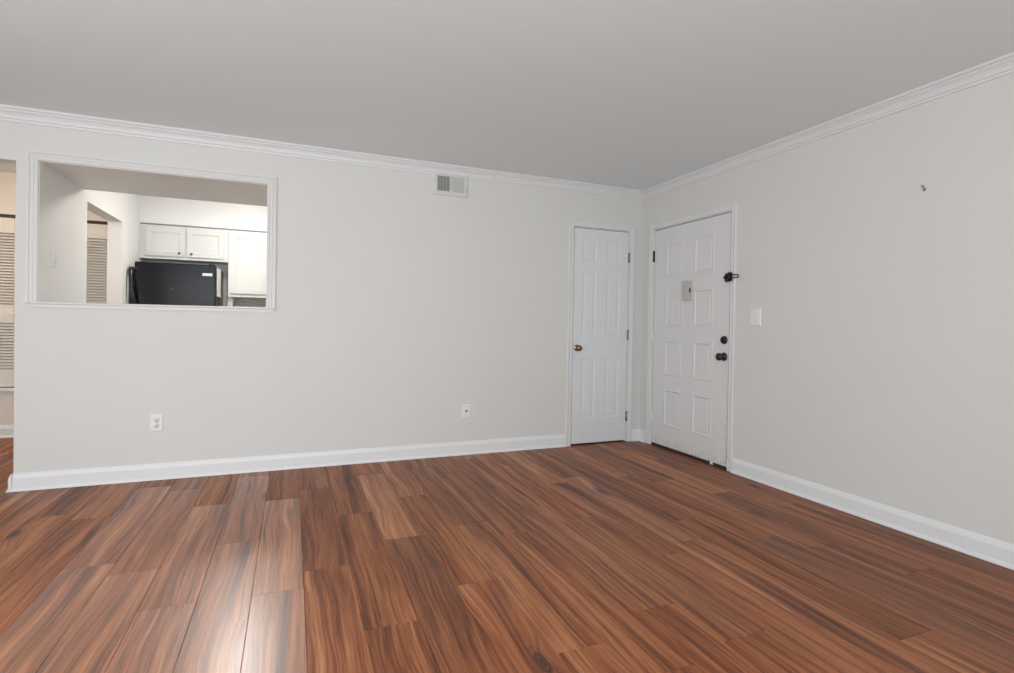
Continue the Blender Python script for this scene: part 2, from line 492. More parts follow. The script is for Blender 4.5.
RX0, RX1, RZ0, RZ1 = -5.7, -2.0, 0.45, 2.3
w = MB()
w.box(XL, RX0, YR - T, YR, 0, H)
w.box(RX1, 0, YR - T, YR, 0, H)
w.box(RX0, RX1, YR - T, YR, 0, RZ0)
w.box(RX0, RX1, YR - T, YR, RZ1, H)
struct(w, 'wall_rear', M['wall'], 'pale grey rear wall with a wide window, behind the viewer', 'wall')

def window(name, axis, fix, a0, a1, z0, z1, n, label):
    f = MB(); fw = 0.05
    def bx(p0, p1, q0, q1):
        if axis == 'x': f.box(p0, p1, fix - 0.03, fix + 0.03, q0, q1, 0.004, 1)
        else: f.box(fix - 0.03, fix + 0.03, p0, p1, q0, q1, 0.004, 1)
    bx(a0, a1, z0, z0 + fw); bx(a0, a1, z1 - fw, z1)
    for i in range(n + 1):
        c = a0 + (a1 - a0) * i / n
        lo = max(a0, c - fw / 2); hi = min(a1, c + fw / 2)
        if hi - lo < fw: lo, hi = (a0, a0 + fw) if i == 0 else (a1 - fw, a1)
        bx(lo, hi, z0 + fw, z1 - fw)
    o = struct(f, name, M['frame_out'], label, 'window')
    g = MB()
    if axis == 'x': g.box(a0 + fw, a1 - fw, fix - 0.004, fix + 0.004, z0 + fw, z1 - fw)
    else: g.box(fix - 0.004, fix + 0.004, a0 + fw, a1 - fw, z0 + fw, z1 - fw)
    g.build('pane', M['glass'], o)
window('window_1', 'y', XL - T / 2, LY0, LY1, 0.0, LZ1, 2, 'white framed glass patio door in the left wall')
window('window_2', 'x', YR - T / 2, RX0, RX1, RZ0, RZ1, 3, 'wide white framed window in the rear wall')

# kitchen shell
KD0, KD1, KDZ = 0.865, 1.805, 2.045
w = MB()
w.box(WE, PX0, T, KD0, 0, H)
w.box(WE, PX0, KD0, KD1, KDZ, H)
w.box(WE, PX0, KD1, KB + T, 0, H)
struct(w, 'wall_kitchen_left', M['kitchen_wall'], 'white kitchen left wall with a plain doorway to the hall', 'wall')
struct(MB().box(PX0, KX + T, KB, KB + T, 0, H), 'wall_kitchen_rear', M['kitchen_wall'], 'white kitchen rear wall behind the refrigerator', 'wall')
struct(MB().box(KX, KX + T, T, KB, 0, H), 'wall_kitchen_right', M['kitchen_wall'], 'white kitchen right wall, hidden from the room', 'wall')
struct(MB().box(PX0, KX, T, 0.812, 2.125, H), 'ceiling_soffit', M['kitchen_wall'], 'dropped soffit just inside the pass-through opening', 'soffit')
struct(MB().box(PX0, KX, 2.44, KB, 2.152, H), 'wall_bulkhead', M['kitchen_wall'], 'white bulkhead above the kitchen cabinets', 'wall')
struct(MB().box(-3.81, KX, KB - 0.012, KB, 0.95, 1.40), 'wall_backsplash', M['backsplash'], 'grey-brown streaked backsplash under the wall cabinet', 'backsplash')

# hall closet front: low curb, header and piers
w = MB()
w.box(XL, WE, HY, HY + 0.10, 0, 0.425)
w.box(XL, WE, HY, HY + 0.10, 2.055, H)
w.box(XL, -5.885, HY, HY + 0.10, 0.425, 2.055)
struct(w, 'wall_hall_end', M['hall_wall'], 'cream hall end wall around the raised louvered closet', 'wall')
struct(MB().box(XL, WE, KB, KB + T, 0, H), 'wall_hall_closet_rear', M['hall_wall'], 'rear of the hall closet behind the louvered doors', 'wall')
struct(MB().box(-5.885, WE, HY - 0.022, HY + 0.10, 0.425, 0.455, 0.004, 1), 'trim_1', M['trim'], 'white ledge under the louvered hall doors', 'trim')
struct(MB().box(-5.885, WE, HY + 0.004, HY + 0.045, 2.03, 2.055), 'trim_2', M['track'], 'dark track above the louvered hall doors', 'track')

# ------------------------------------------------------------------ louvered bifold leaves in the hall
def louver_door(name, x0, x1, label, knob=None):
    s = 0.045; y0, y1 = HY + 0.012, HY + 0.042
    z0, z1 = 0.468, 2.026
    f = MB()
    f.box(x0, x0 + s, y0, y1, z0, z1, 0.003, 1); f.box(x1 - s, x1, y0, y1, z0, z1, 0.003, 1)
    for a, b in ((z0, 0.612), (1.055, 1.21), (1.885, z1)):
        f.box(x0 + s, x1 - s, y0, y1, a, b, 0.003, 1)
    d = tag(f.build(name, M['louver']), label, 'door', kind='structure')
    for a, b in ((0.612, 1.055), (1.21, 1.885)):
        l = MB(); n = int(round((b - a) / 0.0275)); p = (b - a) / n
        for i in range(n):
            zc = a + (i + 0.5) * p
            prof = [(y0 + 0.001, zc - 0.013), (y0 + 0.001, zc - 0.003), (y1 - 0.001, zc + 0.014), (y1 - 0.001, zc + 0.006)]
            l.prism(prof, x0 + s - 0.002, x1 - s + 0.002, lambda p_, q_, t: (t, p_, q_))
        l.build('louver_panel', M['louver'], d)
    if knob:
        k = MB().lathe([(0.006, 0), (0.006, 0.014), (0.015, 0.018), (0.019, 0.026), (0.015, 0.034), (0.0, 0.037)], (knob, y0, 1.14), (0, -1, 0))
        k.build('door_knob', M['louver'], d)
    return d
louver_door('door_3', -5.88, -5.523, 'louvered cream hall door seen left of the wall end, with a small knob', -5.548)
louver_door('door_4', -5.52, -5.163, 'louvered cream hall door hidden behind the end of the back wall')
louver_door('door_5', -5.160, -4.818, 'louvered cream hall door seen through the kitchen doorway')

# ------------------------------------------------------------------ mouldings
BASE = [(0, 0), (0.027, 0), (0.0265, 0.006), (0.024, 0.013), (0.018, 0.019), (0.0165, 0.020), (0.0165, 0.082), (0.014, 0.090), (0.009, 0.103), (0.004, 0.112), (0, 0.112)]
def on_back(p, q, t): return (t, -p, q)
def on_right(p, q, t): return (-p, t, q)

b = MB()
b.prism(BASE, -0.826, WE, on_back)
# return round the free end of the wall
b.prism(BASE, -0.027, T, lambda p, q, t: (WE - p, t, q))
struct(b, 'baseboard_back', M['trim'], 'white baseboard along the back wall, turning its free end', 'baseboard')
b = MB()
b.prism(BASE, -0.104, -0.0, on_back)
b.prism(BASE, -0.0, -0.112, on_right)
struct(b, 'baseboard_corner', M['trim'], 'short white baseboard in the corner between the two doors', 'baseboard')
b = MB(); b.prism(BASE, -1.192, YR, on_right)
struct(b, 'baseboard_right', M['trim'], 'long white baseboard along the right wall', 'baseboard')
b = MB(); b.prism(BASE, XL, WE, lambda p, q, t: (t, HY - p, q))
struct(b, 'baseboard_hall', M['trim'], 'white baseboard below the louvered hall closet', 'baseboard')

def crown_prof(s):
    return [(0, H - 0.082 * s), (0.009, H - 0.082 * s), (0.011, H - 0.068 * s), (0.018, H - 0.066 * s), (0.018, H - 0.060 * s),
            (0.022, H - 0.048 * s), (0.030, H - 0.036 * s), (0.041, H - 0.027 * s), (0.041, H - 0.019 * s), (0.050, H - 0.017 * s),
            (0.054, H - 0.012 * s), (0.054, H - 0.002), (0.052, H), (0, H)]
CJ = -1.572
b = MB(); b.prism(crown_prof(1.08), CJ - 0.0025, XL, on_back)
struct(b, 'trim_3', M['crown'], 'longer white crown moulding run on the back wall left of its joint', 'crown moulding')
b = MB()
cp = crown_prof(0.95)
b.sweep([(lambda k, p=p, q=q: (CJ, -p, q) if k == 0 else (-p, -p, q) if k == 1 else (-p, YR, q)) for p, q in cp], range(3))
struct(b, 'trim_4', M['crown'], 'white crown moulding from the joint round the corner along the right wall', 'crown moulding')

# pass-through casing (picture frame with fluted faces) and its narrow stool
def casing_ring(mb, path_pts, prof, mp, closed=False):
    """prof: (out, depth): out = distance outward from the inner edge; path_pts: list of (u, v, du, dv)"""
    rings = []
    for (u, v, du, dv) in path_pts:
        rings.append([mb.bm.verts.new(mp(u + du * o, v + dv * o, d)) for o, d in prof])
    n = len(prof)
    pairs = list(zip(rings, rings[1:])) + ([(rings[-1], rings[0])] if closed else [])
    for r0, r1 in pairs:
        for i in range(n):
            j = (i + 1) % n
            mb.bm.faces.new((r0[i], r0[j], r1[j], r1[i]))
    if not closed:
        mb.bm.faces.new(rings[0][::-1]); mb.bm.faces.new(rings[-1])
back_map = lambda u, v, d: (u, -d, v)
right_map = lambda u, v, d: (-d, u, v)
c = MB()
flute = [(0, 0), (0, 0.012), (0.006, 0.016), (0.014, 0.016), (0.017, 0.011), (0.022, 0.011), (0.025, 0.015), (0.034, 0.015), (0.038, 0.010), (0.043, 0.010), (0.047, 0.017), (0.059, 0.017), (0.061, 0.0)]
casing_ring(c, [(PX0, PZ0, -1, 0), (PX0, PZ1, -1, 1), (PX1, PZ1, 1, 1), (PX1, PZ0, 1, 0)], flute, back_map)
struct(c, 'trim_5', M['opening_trim'], 'white fluted casing round the sides and top of the pass-through', 'casing')
c = MB()
# stool: flat board with a rounded nose, thin apron below, ends cut back at an angle
nose = [(T, PZ0 - 0.02), (T, PZ0 + 0.001), (-0.024, PZ0 + 0.001), (-0.030, PZ0 - 0.003), (-0.030, PZ0 - 0.008), (-0.022, PZ0 - 0.013), (0.0, PZ0 - 0.013)]
c.box(PX0 - 0.062, PX1 + 0.062, -0.030, 0.0, PZ0 - 0.013, PZ0 + 0.001, 0.005, 2)
c.box(PX0, PX1, 0.0, T + 0.01, PZ0 - 0.002, PZ0 + 0.001)
ap = [(-0.060, -0.013), (0, -0.032), (1, -0.032)]
A = [(PX0 - 0.060, PZ0 - 0.013), (PX0 - 0.040, PZ0 - 0.034), (PX1 + 0.040, PZ0 - 0.034), (PX1 + 0.060, PZ0 - 0.013)]
c.prism(A, 0.0, -0.014, lambda p, q, t: (p, t, q))
struct(c, 'trim_6', M['opening_trim'], 'white narrow sill along the bottom of the pass-through', 'sill')

c = MB()
c.box(PX0, PX0 + 0.003, 0.0, T + 0.002, PZ0, PZ1); c.box(PX1 - 0.003, PX1, 0.0, T + 0.002, PZ0, PZ1); c.box(PX0, PX1, 0.0, T + 0.002, PZ1 - 0.003, PZ1)
struct(c, 'trim_12', M['kitchen_wall'], 'white painted reveal inside the pass-through', 'reveal')

# door casings
CAS = [(0, 0), (0, 0.010), (0.004, 0.013), (0.014, 0.013), (0.018, 0.010), (0.036, 0.014), (0.050, 0.016), (0.055, 0.013), (0.056, 0)]
def door_casing(name, a0, a1, top, wid_l, wid_r, mp, label):
    c = MB()
    sl = wid_l / 0.056; sr = wid_r / 0.056
    rings = []
    for (u, v, du, dv) in ((a0 - 0.004, 0, -sl, 0), (a0 - 0.004, top + 0.004, -sl, 0.93), (a1 + 0.004, top + 0.004, sr, 0.93), (a1 + 0.004, 0, sr, 0)):
        rings.append([c.bm.verts.new(mp(u + du * o, v + dv * o, d)) for o, d in CAS])
    n = len(CAS)
    for r0, r1 in zip(rings, rings[1:]):
        for i in range(n):
            j = (i + 1) % n
            c.bm.faces.new((r0[i], r0[j], r1[j], r1[i]))
    c.bm.faces.new(rings[0][::-1]); c.bm.faces.new(rings[-1])
    return c, name, label
c, n_, l_ = door_casing('trim_7', CX0, CX1, DZ, 0.050, 0.050, back_map, 'white casing round the narrow closet door')
# jamb lining
c.box(CX0 - 0.001, CX0 + 0.004, 0.0, T, 0, DZ); c.box(CX1 - 0.004, CX1 + 0.001, 0.0, T, 0, DZ); c.box(CX0, CX1, 0.0, T, DZ - 0.003, DZ + 0.001)
struct(c, n_, M['casing'], l_, 'casing')
c, n_, l_ = door_casing('trim_8', EY0, EY1, DZ, 0.046, 0.064, right_map, 'white casing round the wide entry door')
c.box(0.0, T, EY0 - 0.001, EY0 + 0.004, 0, DZ); c.box(0.0, T, EY1 - 0.004, EY1 + 0.001, 0, DZ); c.box(0.0, T, EY0, EY1, DZ - 0.003, DZ + 0.001)
c.box(0.062, 0.075, EY0 + 0.004, EY0 + 0.02, 0, DZ); c.box(0.062, 0.075, EY1 - 0.02, EY1 - 0.004, 0, DZ)
struct(c, n_, M['casing'], l_, 'casing')
struct(MB().box(0.0, T, EY0 + 0.004, EY1 - 0.004, 0.0, 0.008), 'trim_9', M['threshold'], 'dark worn threshold under the entry door', 'threshold')

# dark closet behind the closet door and landing behind the entry door
w = MB()
w.box(CX0 - 0.3, CX1 + 0.27, 0.75, 0.80, 0, H); w.box(CX0 - 0.3, CX0 - 0.25, T, 0.75, 0, H); w.box(CX1 + 0.22, CX1 + 0.27, T, 0.75, 0, H)
w.box(CX0 - 0.3, CX1 + 0.27, T, 0.80, -0.05, 0.0)
struct(w, 'wall_closet', M['wall'], 'inside of the closet behind the narrow door', 'wall')
struct(MB().box(CX0, CX1, 0.04, T, -0.05, 0.002), 'trim_10', M['threshold'], 'dark floor strip under the narrow closet door', 'threshold')

# ------------------------------------------------------------------ panelled doors
def panel_door(mb, a0, a1, z0, z1, panels, mp, thick, steps):
    """front face at depth 0 with sunk/raised panels; mp(u, v, d) with d toward the room"""
    us = sorted({a0, a1, *[p[0] for p in panels], *[p[1] for p in panels]})
    vs = sorted({z0, z1, *[p[2] for p in panels], *[p[3] for p in panels]})
    bm = mb.bm; cache = {}
    def V(u, v, d=0.0):
        k = (round(u, 5), round(v, 5), round(d, 5))
        if k not in cache: cache[k] = bm.verts.new(mp(u, v, d))
        return cache[k]
    inside = lambda u, v: any(p[0] < u < p[1] and p[2] < v < p[3] for p in panels)
    for i in range(len(us) - 1):
        for j in range(len(vs) - 1):
            u0, u1, v0, v1 = us[i], us[i + 1], vs[j], vs[j + 1]
            if inside((u0 + u1) / 2, (v0 + v1) / 2): continue
            bm.faces.new((V(u0, v0), V(u1, v0), V(u1, v1), V(u0, v1)))
    for p in panels:
        # nested rings; the outermost one is split to meet the grid
        ulist = [u for u in us if p[0] <= u <= p[1]]; vlist = [v for v in vs if p[2] <= v <= p[3]]
        outer = [V(u, p[2]) for u in ulist] + [V(p[1], v) for v in vlist[1:]] + [V(u, p[3]) for u in ulist[-2::-1]] + [V(p[0], v) for v in vlist[-2:0:-1]]
        prev = None
        rects = []
        for ins, dep in steps:
            rects.append([bm.verts.new(mp(u, v, dep)) for u, v in ((p[0] + ins, p[2] + ins), (p[1] - ins, p[2] + ins), (p[1] - ins, p[3] - ins), (p[0] + ins, p[3] - ins))])
        # outer loop to first rect
        cor = [outer.index(V(p[0], p[2])), outer.index(V(p[1], p[2])), outer.index(V(p[1], p[3])), outer.index(V(p[0], p[3]))]
        n = len(outer)
        for s in range(4):
            i0, i1 = cor[s], cor[(s + 1) % 4]
            seq = [outer[(i0 + t) % n] for t in range(((i1 - i0) % n) + 1)]
            bm.faces.new(seq + [rects[0][(s + 1) % 4], rects[0][s]])
        for r0, r1 in zip(rects, rects[1:]):
            for s in range(4):
                t = (s + 1) % 4
                bm.faces.new((r0[s], r0[t], r1[t], r1[s]))
        bm.faces.new(rects[-1])
    # sides and back
    bk = [bm.verts.new(mp(u, v, -thick)) for u, v in ((a0, z0), (a1, z0), (a1, z1), (a0, z1))]
    bm.faces.new(bk[::-1])
    bot = [V(u, z0) for u in us]; top = [V(u, z1) for u in us]; lef = [V(a0, v) for v in vs]; rig = [V(a1, v) for v in vs]
    bm.faces.new(bot + [bk[1], bk[0]]); bm.faces.new(top[::-1] + [bk[3], bk[2]])
    bm.faces.new(lef[::-1] + [bk[0], bk[3]]); bm.faces.new(rig + [bk[2], bk[1]])

STEPS = [(0.008, -0.0035), (0.016, -0.0045), (0.024, -0.0035), (0.042, -0.0008)]

# closet door (door_1)
dx0, dx1 = CX0 + 0.007, CX1 - 0.007
yf = 0.002
cols = [(-0.672, -0.521), (-0.410, -0.259)]
rows = [(0.245, 0.815), (1.025, 1.625), (1.725, 1.93)]
panels = [(u0, u1, v0, v1) for u0, u1 in cols for v0, v1 in rows]
d = MB()
panel_door(d, dx0, dx1, 0.014, 2.028, panels, lambda u, v, dd: (u, yf - dd, v), 0.035, STEPS)
door1 = struct(d, 'door_1', M['closet_door'], 'narrow white six-panel closet door with a brass knob', 'door')
k = MB()
k.lathe([(0.031, 0), (0.031, 0.003), (0.028, 0.006), (0.013, 0.009), (0.011, 0.022), (0.013, 0.028), (0.023, 0.034), (0.027, 0.044), (0.0265, 0.052), (0.021, 0.059), (0.010, 0.062), (0, 0.0625)], (-0.717, yf, 0.909), (0, -1, 0))
tag(k.build('door_knob', M['brass'], door1), 'round aged brass knob')
for z in (1.782, 1.035, 0.245):
    h = MB()
    h.tube([(dx1 + 0.006, -0.008, z - 0.046), (dx1 + 0.006, -0.008, z + 0.046)], 0.0075, 12)
    h.box(dx1 - 0.004, dx1 + 0.008, -0.004, yf + 0.004, z - 0.045, z + 0.045)
    h.lathe([(0.005, 0), (0.006, 0.003), (0, 0.007)], (dx1 + 0.006, -0.008, z + 0.046), (0, 0, 1), 10)
    tag(h.build('hinge', M['steel'], door1), 'bare metal hinge')

# entry door (door_2)
ey0, ey1 = EY0 + 0.011, EY1 - 0.008
xf = 0.001
cols = [(-0.585, -0.352), (-0.955, -0.722)]
rows = [(0.207, 0.555), (0.675, 1.003), (1.127, 1.450), (1.572, 1.890)]
panels = [(u0, u1, v0, v1) for u0, u1 in cols for v0, v1 in rows]
d = MB()
panel_door(d, ey0, ey1, 0.016, 2.026, panels, lambda u, v, dd: (xf - dd, u, v), 0.044,
           [(0.010, 0.0036), (0.018, 0.004), (0.029, -0.003), (0.036, -0.0035), (0.043, -0.0005)])
door2 = struct(d, 'door_2', M['entry_door'], 'wide white eight-panel entry door with black locks and grimy foot', 'door')
# deadbolt with thumb turn
k = MB()
k.lathe([(0.033, 0), (0.033, 0.006), (0.030, 0.014), (0.022, 0.018), (0, 0.019)], (xf, -1.078, 1.022), (-1, 0, 0))
k.box(xf - 0.034, xf - 0.018, -1.082, -1.074, 1.006, 1.038, 0.003, 2)
tag(k.build('deadbolt', M['black_gloss'], door2), 'round black deadbolt with a thumb turn')
k = MB()
k.lathe([(0.034, 0), (0.034, 0.005), (0.029, 0.010), (0.014, 0.013), (0.013, 0.030), (0.018, 0.036), (0.028, 0.042), (0.031, 0.052), (0.029, 0.062), (0.020, 0.068), (0, 0.070)], (xf, -1.078, 0.889), (-1, 0, 0))
tag(k.build('door_knob', M['black_gloss'], door2), 'round black door knob')
for z, m in ((1.784, 'bronze'), (1.02, 'trim'), (0.25, 'trim')):
    h = MB()
    h.tube([(-0.006, EY1 + 0.001, z - 0.050), (-0.006, EY1 + 0.001, z + 0.050)], 0.009, 12)
    h.box(-0.002, xf + 0.004, EY1 - 0.008, EY1 + 0.004, z - 0.048, z + 0.048)
    h.lathe([(0.006, 0), (0.007, 0.003), (0, 0.008)], (-0.006, EY1 + 0.001, z + 0.050), (0, 0, 1), 10)
    hh = h.build('hinge', M[m], door2)
    tag(hh, 'dark metal hinge' if m == 'bronze' else 'hinge painted over in white')
# chime box
ch = MB()
ch.box(-0.040, xf, -0.697, -0.622, 1.352, 1.520, 0.004, 2)
chime = tag(ch.build('door_chime', M['chime'], door2), 'yellowed white box fixed to the middle of the door')
ch = MB()
ch.box(-0.030, -0.012, -0.7000, -0.694, 1.418, 1.455, 0.002, 1)
ch.build('button', M['slot'], chime)
# rubber sweep and loose scrap at the foot
s = MB()
s.box(xf - 0.006, xf + 0.030, ey0 + 0.003, ey1 - 0.003, 0.010, 0.024, 0.002, 1)
tag(s.build('door_sweep', M['threshold'], door2), 'dark rubber sweep along the bottom edge')
s = MB()
s.prism([(-0.985, 0.006), (-0.960, 0.004), (-0.950, 0.018), (-0.966, 0.030), (-0.983, 0.024)], -0.006, 0.010, lambda p, q, t: (t, p, q))
tag(s.build('weatherstrip_scrap', M['plastic'], door2), 'torn white scrap hanging from the bottom edge')

# swing-bar latch on the entry door frame
lt = thing('swing_bar_latch', (-0.016, EY0 - 0.01, 1.515), 'black swing-bar latch on the entry door frame above the deadbolt', 'latch')
m_ = MB(); m_.box(-0.032, -0.013, -1.160, -1.130, 1.482, 1.552, 0.004, 2); m_.tube([(-0.030, -1.145, 1.482), (-0.030, -1.145, 1.552)], 0.012, 12)
m_.build('hinge_plate', M['black_bar'], lt)
u_ = MB()
pts = [(-0.028, -1.140, 1.528)]
pts += [(-0.030, -1.205, 1.530)]
for i in range(9):
    a = PI / 2 - PI * i / 8
    pts.append((-0.030, -1.222 - 0.012 * math.cos(a), 1.518 + 0.012 * math.sin(a)))
pts += [(-0.030, -1.205, 1.506), (-0.028, -1.140, 1.508)]
u_.tube(pts, 0.0042, 10)
u_.build('swing_bar', M['black_bar'], lt)
k = MB()
k.box(xf - 0.024, xf, -1.122, -1.090, 1.480, 1.548, 0.005, 2)
k.tube([(xf - 0.024, -1.105, 1.515), (xf - 0.034, -1.105, 1.515)], 0.006, 12)
k.lathe([(0, -0.012), (0.009, -0.008), (0.012, 0.0), (0.009, 0.008), (0, 0.012)], (xf - 0.036, -1.105, 1.515), (-1, 0, 0), 16)
tag(k.build('latch_ball_plate', M['black_bar'], door2), 'black catch plate of the swing-bar latch')

# ------------------------------------------------------------------ wall fittings
def plate_box(mb, mp, hw, hh, dep, bev=0.004):
    pts = [(-hw, -hh), (hw, -hh), (hw, hh), (-hw, hh)]
    r0 = [mb.bm.verts.new(mp(u, v, 0)) for u, v in pts]
    r1 = [mb.bm.verts.new(mp(u, v, dep * 0.5)) for u, v in pts]
    r2 = [mb.bm.verts.new(mp(u - math.copysign(bev, u), v - math.copysign(bev, v), dep)) for u, v in pts]
    for a, b in ((r0, r1), (r1, r2)):
        for i in range(4):
            j = (i + 1) % 4
            mb.bm.faces.new((a[i], a[j], b[j], b[i]))
    mb.bm.faces.new(r2); mb.bm.faces.new(r0[::-1])

def mp_at(kind, a, z):
    if kind == 'back': return lambda u, v, d: (a + u, -d, z + v)
    if kind == 'right': return lambda u, v, d: (-d, a - u, z + v)
    if kind == 'kleft': return lambda u, v, d: (PX0 + d, a + u, z + v)
def mbox(mb, mp, u0, u1, v0, v1, d0, d1, bevel=0.0):
    p, q = mp(u0, v0, d0), mp(u1, v1, d1)
    mb.box(p[0], q[0], p[1], q[1], p[2], q[2], bevel, 2)

# duplex outlet
mp = mp_at('back', -4.045, 0.396)
o = thing('wall_outlet', mp(0, 0, 0), 'white duplex power outlet low on the back wall below the pass-through', 'outlet')
m_ = MB(); plate_box(m_, mp, 0.038, 0.062, 0.007); m_.build('cover_plate', M['plastic'], o)
for s in (-1, 1):
    m_ = MB()
    seg = 20; c0 = mp(0, s * 0.021, 0.006)
    m_.lathe([(0.0165, 0), (0.0165, 0.003), (0, 0.0032)], c0, (0, -1, 0), 20)
    f = m_.build('socket', M['plastic'], o)
    m_ = MB()
    for u in (-0.006, 0.006): mbox(m_, mp, u - 0.0014, u + 0.0014, s * 0.021 - 0.001, s * 0.021 + 0.008, 0.0085, 0.0100)
    m_.lathe([(0.003, 0), (0.003, 0.001)], mp(0, s * 0.021 - 0.008, 0.0088), (0, -1, 0), 10)
    m_.build('slot', M['slot'], f)
m_ = MB(); m_.lathe([(0.003, 0), (0.003, 0.0015), (0, 0.002)], mp(0, 0, 0.0065), (0, -1, 0), 10); m_.build('screw', M['steel'], o)

# small jack plate
mp = mp_at('back', -1.793, 0.371)
o = thing('jack_plate', mp(0, 0, 0), 'small white cable jack plate low on the back wall nearer the closet door', 'jack plate')
m_ = MB(); plate_box(m_, mp, 0.036, 0.058, 0.006); m_.build('cover_plate', M['plastic'], o)
m_ = MB(); m_.lathe([(0.011, 0), (0.011, 0.004), (0.006, 0.005), (0.006, 0.013), (0, 0.0132)], mp(0, 0, 0.0055), (0, -1, 0), 16); m_.build('jack', M['grey_slot'], o)
for v in (-0.042, 0.042):
    m_ = MB(); m_.lathe([(0.003, 0), (0.003, 0.0012), (0, 0.0016)], mp(0, v, 0.0058), (0, -1, 0), 10); m_.build('screw', M['steel'], o)

def switch(name, mp, out, hw, hh, label):
    o = thing(name, mp(0, 0, 0), label, 'light switch')
    m_ = MB(); plate_box(m_, mp, hw, hh, 0.008); m_.build('cover_plate', M['plastic'], o)
    m_ = MB(); mbox(m_, mp, -0.006, 0.006, -0.013, 0.013, 0.006, 0.0095, 0.001)
    b_ = m_.build('toggle_bezel', M['plastic'], o)
    m_ = MB()
    prof = [(0.004, -0.005), (0.004, 0.006), (0.016, 0.010), (0.019, 0.006), (0.010, -0.004)]
    m_.prism(prof, -0.0038, 0.0038, lambda p, q, t: mp(t, q, p)); m_.build('toggle', M['plastic'], o)
    for v in (-0.031, 0.031):
        m_ = MB(); m_.lathe([(0.003, 0), (0.003, 0.0012), (0, 0.0016)], mp(0, v, 0.0078), out, 10); m_.build('screw', M['steel'], o)
switch('light_switch', mp_at('right', -1.382, 1.200), (-1, 0, 0), 0.046, 0.062, 'white toggle switch on the right wall beside the entry door')
switch('light_switch', mp_at('kleft', 0.234, 1.516), (1, 0, 0), 0.036, 0.058, 'white toggle switch on the kitchen wall, seen through the pass-through')

# air vent
o = thing('air_vent', (-1.960, 0, 2.281), 'white two-bank air vent high on the back wall under the crown moulding', 'vent')
ix0, ix1, iz0, iz1 = -2.078, -1.842, 2.224, 2.349
m_ = MB()
casing_ring(m_, [(ix0, iz0, -1, -1), (ix0, iz1, -1, 1), (ix1, iz1, 1, 1), (ix1, iz0, 1, -1)],
            [(0, 0), (0, 0.013), (0.010, 0.015), (0.030, 0.009), (0.036, 0.003), (0.036, 0)], back_map, closed=True)
xm = (ix0 + ix1) / 2
m_.box(xm - 0.006, xm + 0.006, -0.013, 0.0, iz0, iz1)
m_.build('frame', M['vent'], o)
for (a, b, sg) in ((ix0, xm - 0.006, 1), (xm + 0.006, ix1, -1)):
    m_ = MB(); n = 9; p = (b - a) / n
    for i in range(n):
        xc = a + (i + 0.5) * p
        m_.prism([(xc - sg * 0.0055, -0.0125), (xc - sg * 0.0055 + 0.0016, -0.0125), (xc + sg * 0.0045 + 0.0016, -0.001), (xc + sg * 0.0045, -0.001)],
                 iz0, iz1, lambda p_, q_, t: (p_, q_, t))
    m_.build('louver_bank', M['vent'], o)
m_ = MB(); m_.box(ix0, ix1, -0.0012, 0.0, iz0, iz1); m_.build('duct_shadow_plate', M['vent_dark'], o)  # thin dark sheet, its colour stands in for the shade inside the duct
for x, z in ((-2.098, 2.300), (-1.823, 2.258)):
    m_ = MB(); m_.lathe([(0.006, 0), (0.006, 0.002), (0.002, 0.004), (0, 0.004)], (x, -0.010, z), (0, -1, 0), 12); m_.build('screw', M['grey_slot'], o)

# nail left in the right wall
m_ = MB()
m_.tube([(0.004, -2.493, 1.897), (-0.016, -2.493, 1.905)], 0.0022, 8)
m_.lathe([(0.006, 0), (0.006, 0.002), (0, 0.003)], (-0.016, -2.493, 1.905), (-1, 0, 0.3), 12)
m_.lathe([(0.009, 0), (0.007, 0.0008), (0, 0.001)], (0, -2.493, 1.889), (-1, 0, 0), 12)
tag(m_.build('nail', M['steel'], None, (0, -2.493, 1.9)), 'small dark nail left high in the bare right wall', 'nail')

# ------------------------------------------------------------------ kitchen
def shaker(mb, x0, x1, z0, z1, y, t=0.019):
    panel_door(mb, x0, x1, z0, z1, [(x0 + 0.048, x1 - 0.048, z0 + 0.048, z1 - 0.048)], lambda u, v, d: (u, y - d, v), t,
               [(0.004, -0.005), (0.010, -0.006), (0.016, -0.006)])
CF = 2.440        # cabinet face plane
fr = thing('wall_cabinet', (-4.28, KB, 1.785), 'short white two-door cabinet above the refrigerator', 'cabinet')
m_ = MB()
m_.box(PX0 + 0.002, -3.861, CF, KB - 0.001, 1.770, 2.134, 0.002, 1)
m_.build('body', M['cabinet'], fr)
for x0, x1, kx, nm in ((-4.655, -4.286, -4.333, 'left'), (-4.266, -3.905, -4.216, 'right')):
    m_ = MB(); shaker(m_, x0, x1, 1.803, 2.104, CF - 0.0195)
    dd = m_.build('door', M['cabinet'], fr)
    m_ = MB(); m_.lathe([(0.006, 0), (0.006, 0.010), (0.011, 0.014), (0.0125, 0.020), (0.009, 0.025), (0, 0.026)], (kx, CF - 0.0195, 1.838), (0, -1, 0), 16)
    tag(m_.build('knob', M['bronze'], dd), 'small dark knob')
for z in (1.86, 2.05):
    m_ = MB(); m_.box(-3.903, -3.890, CF - 0.004, CF, z - 0.014, z + 0.014, 0.001, 1); m_.build('hinge', M['paper'], fr)

tc_ = thing('wall_cabinet', (-3.45, KB, 1.385), 'tall white wall cabinet right of the refrigerator', 'cabinet')
m_ = MB(); m_.box(-3.859, -3.05, CF, KB - 0.001, 1.380, 2.134, 0.002, 1); m_.build('body', M['cabinet'], tc_)
for x0, x1 in ((-3.829, -3.46), (-3.45, -3.08)):
    m_ = MB(); shaker(m_, x0, x1, 1.421, 2.098, CF - 0.0195); m_.build('door', M['cabinet'], tc_)
# grey strip whose colour imitates the shadow line under the bulkhead
struct(MB().box(PX0, -3.05, CF + 0.020, KB, 2.134, 2.152), 'trim_11', M['grey_slot'], 'grey shadow strip between cabinets and bulkhead', 'trim')

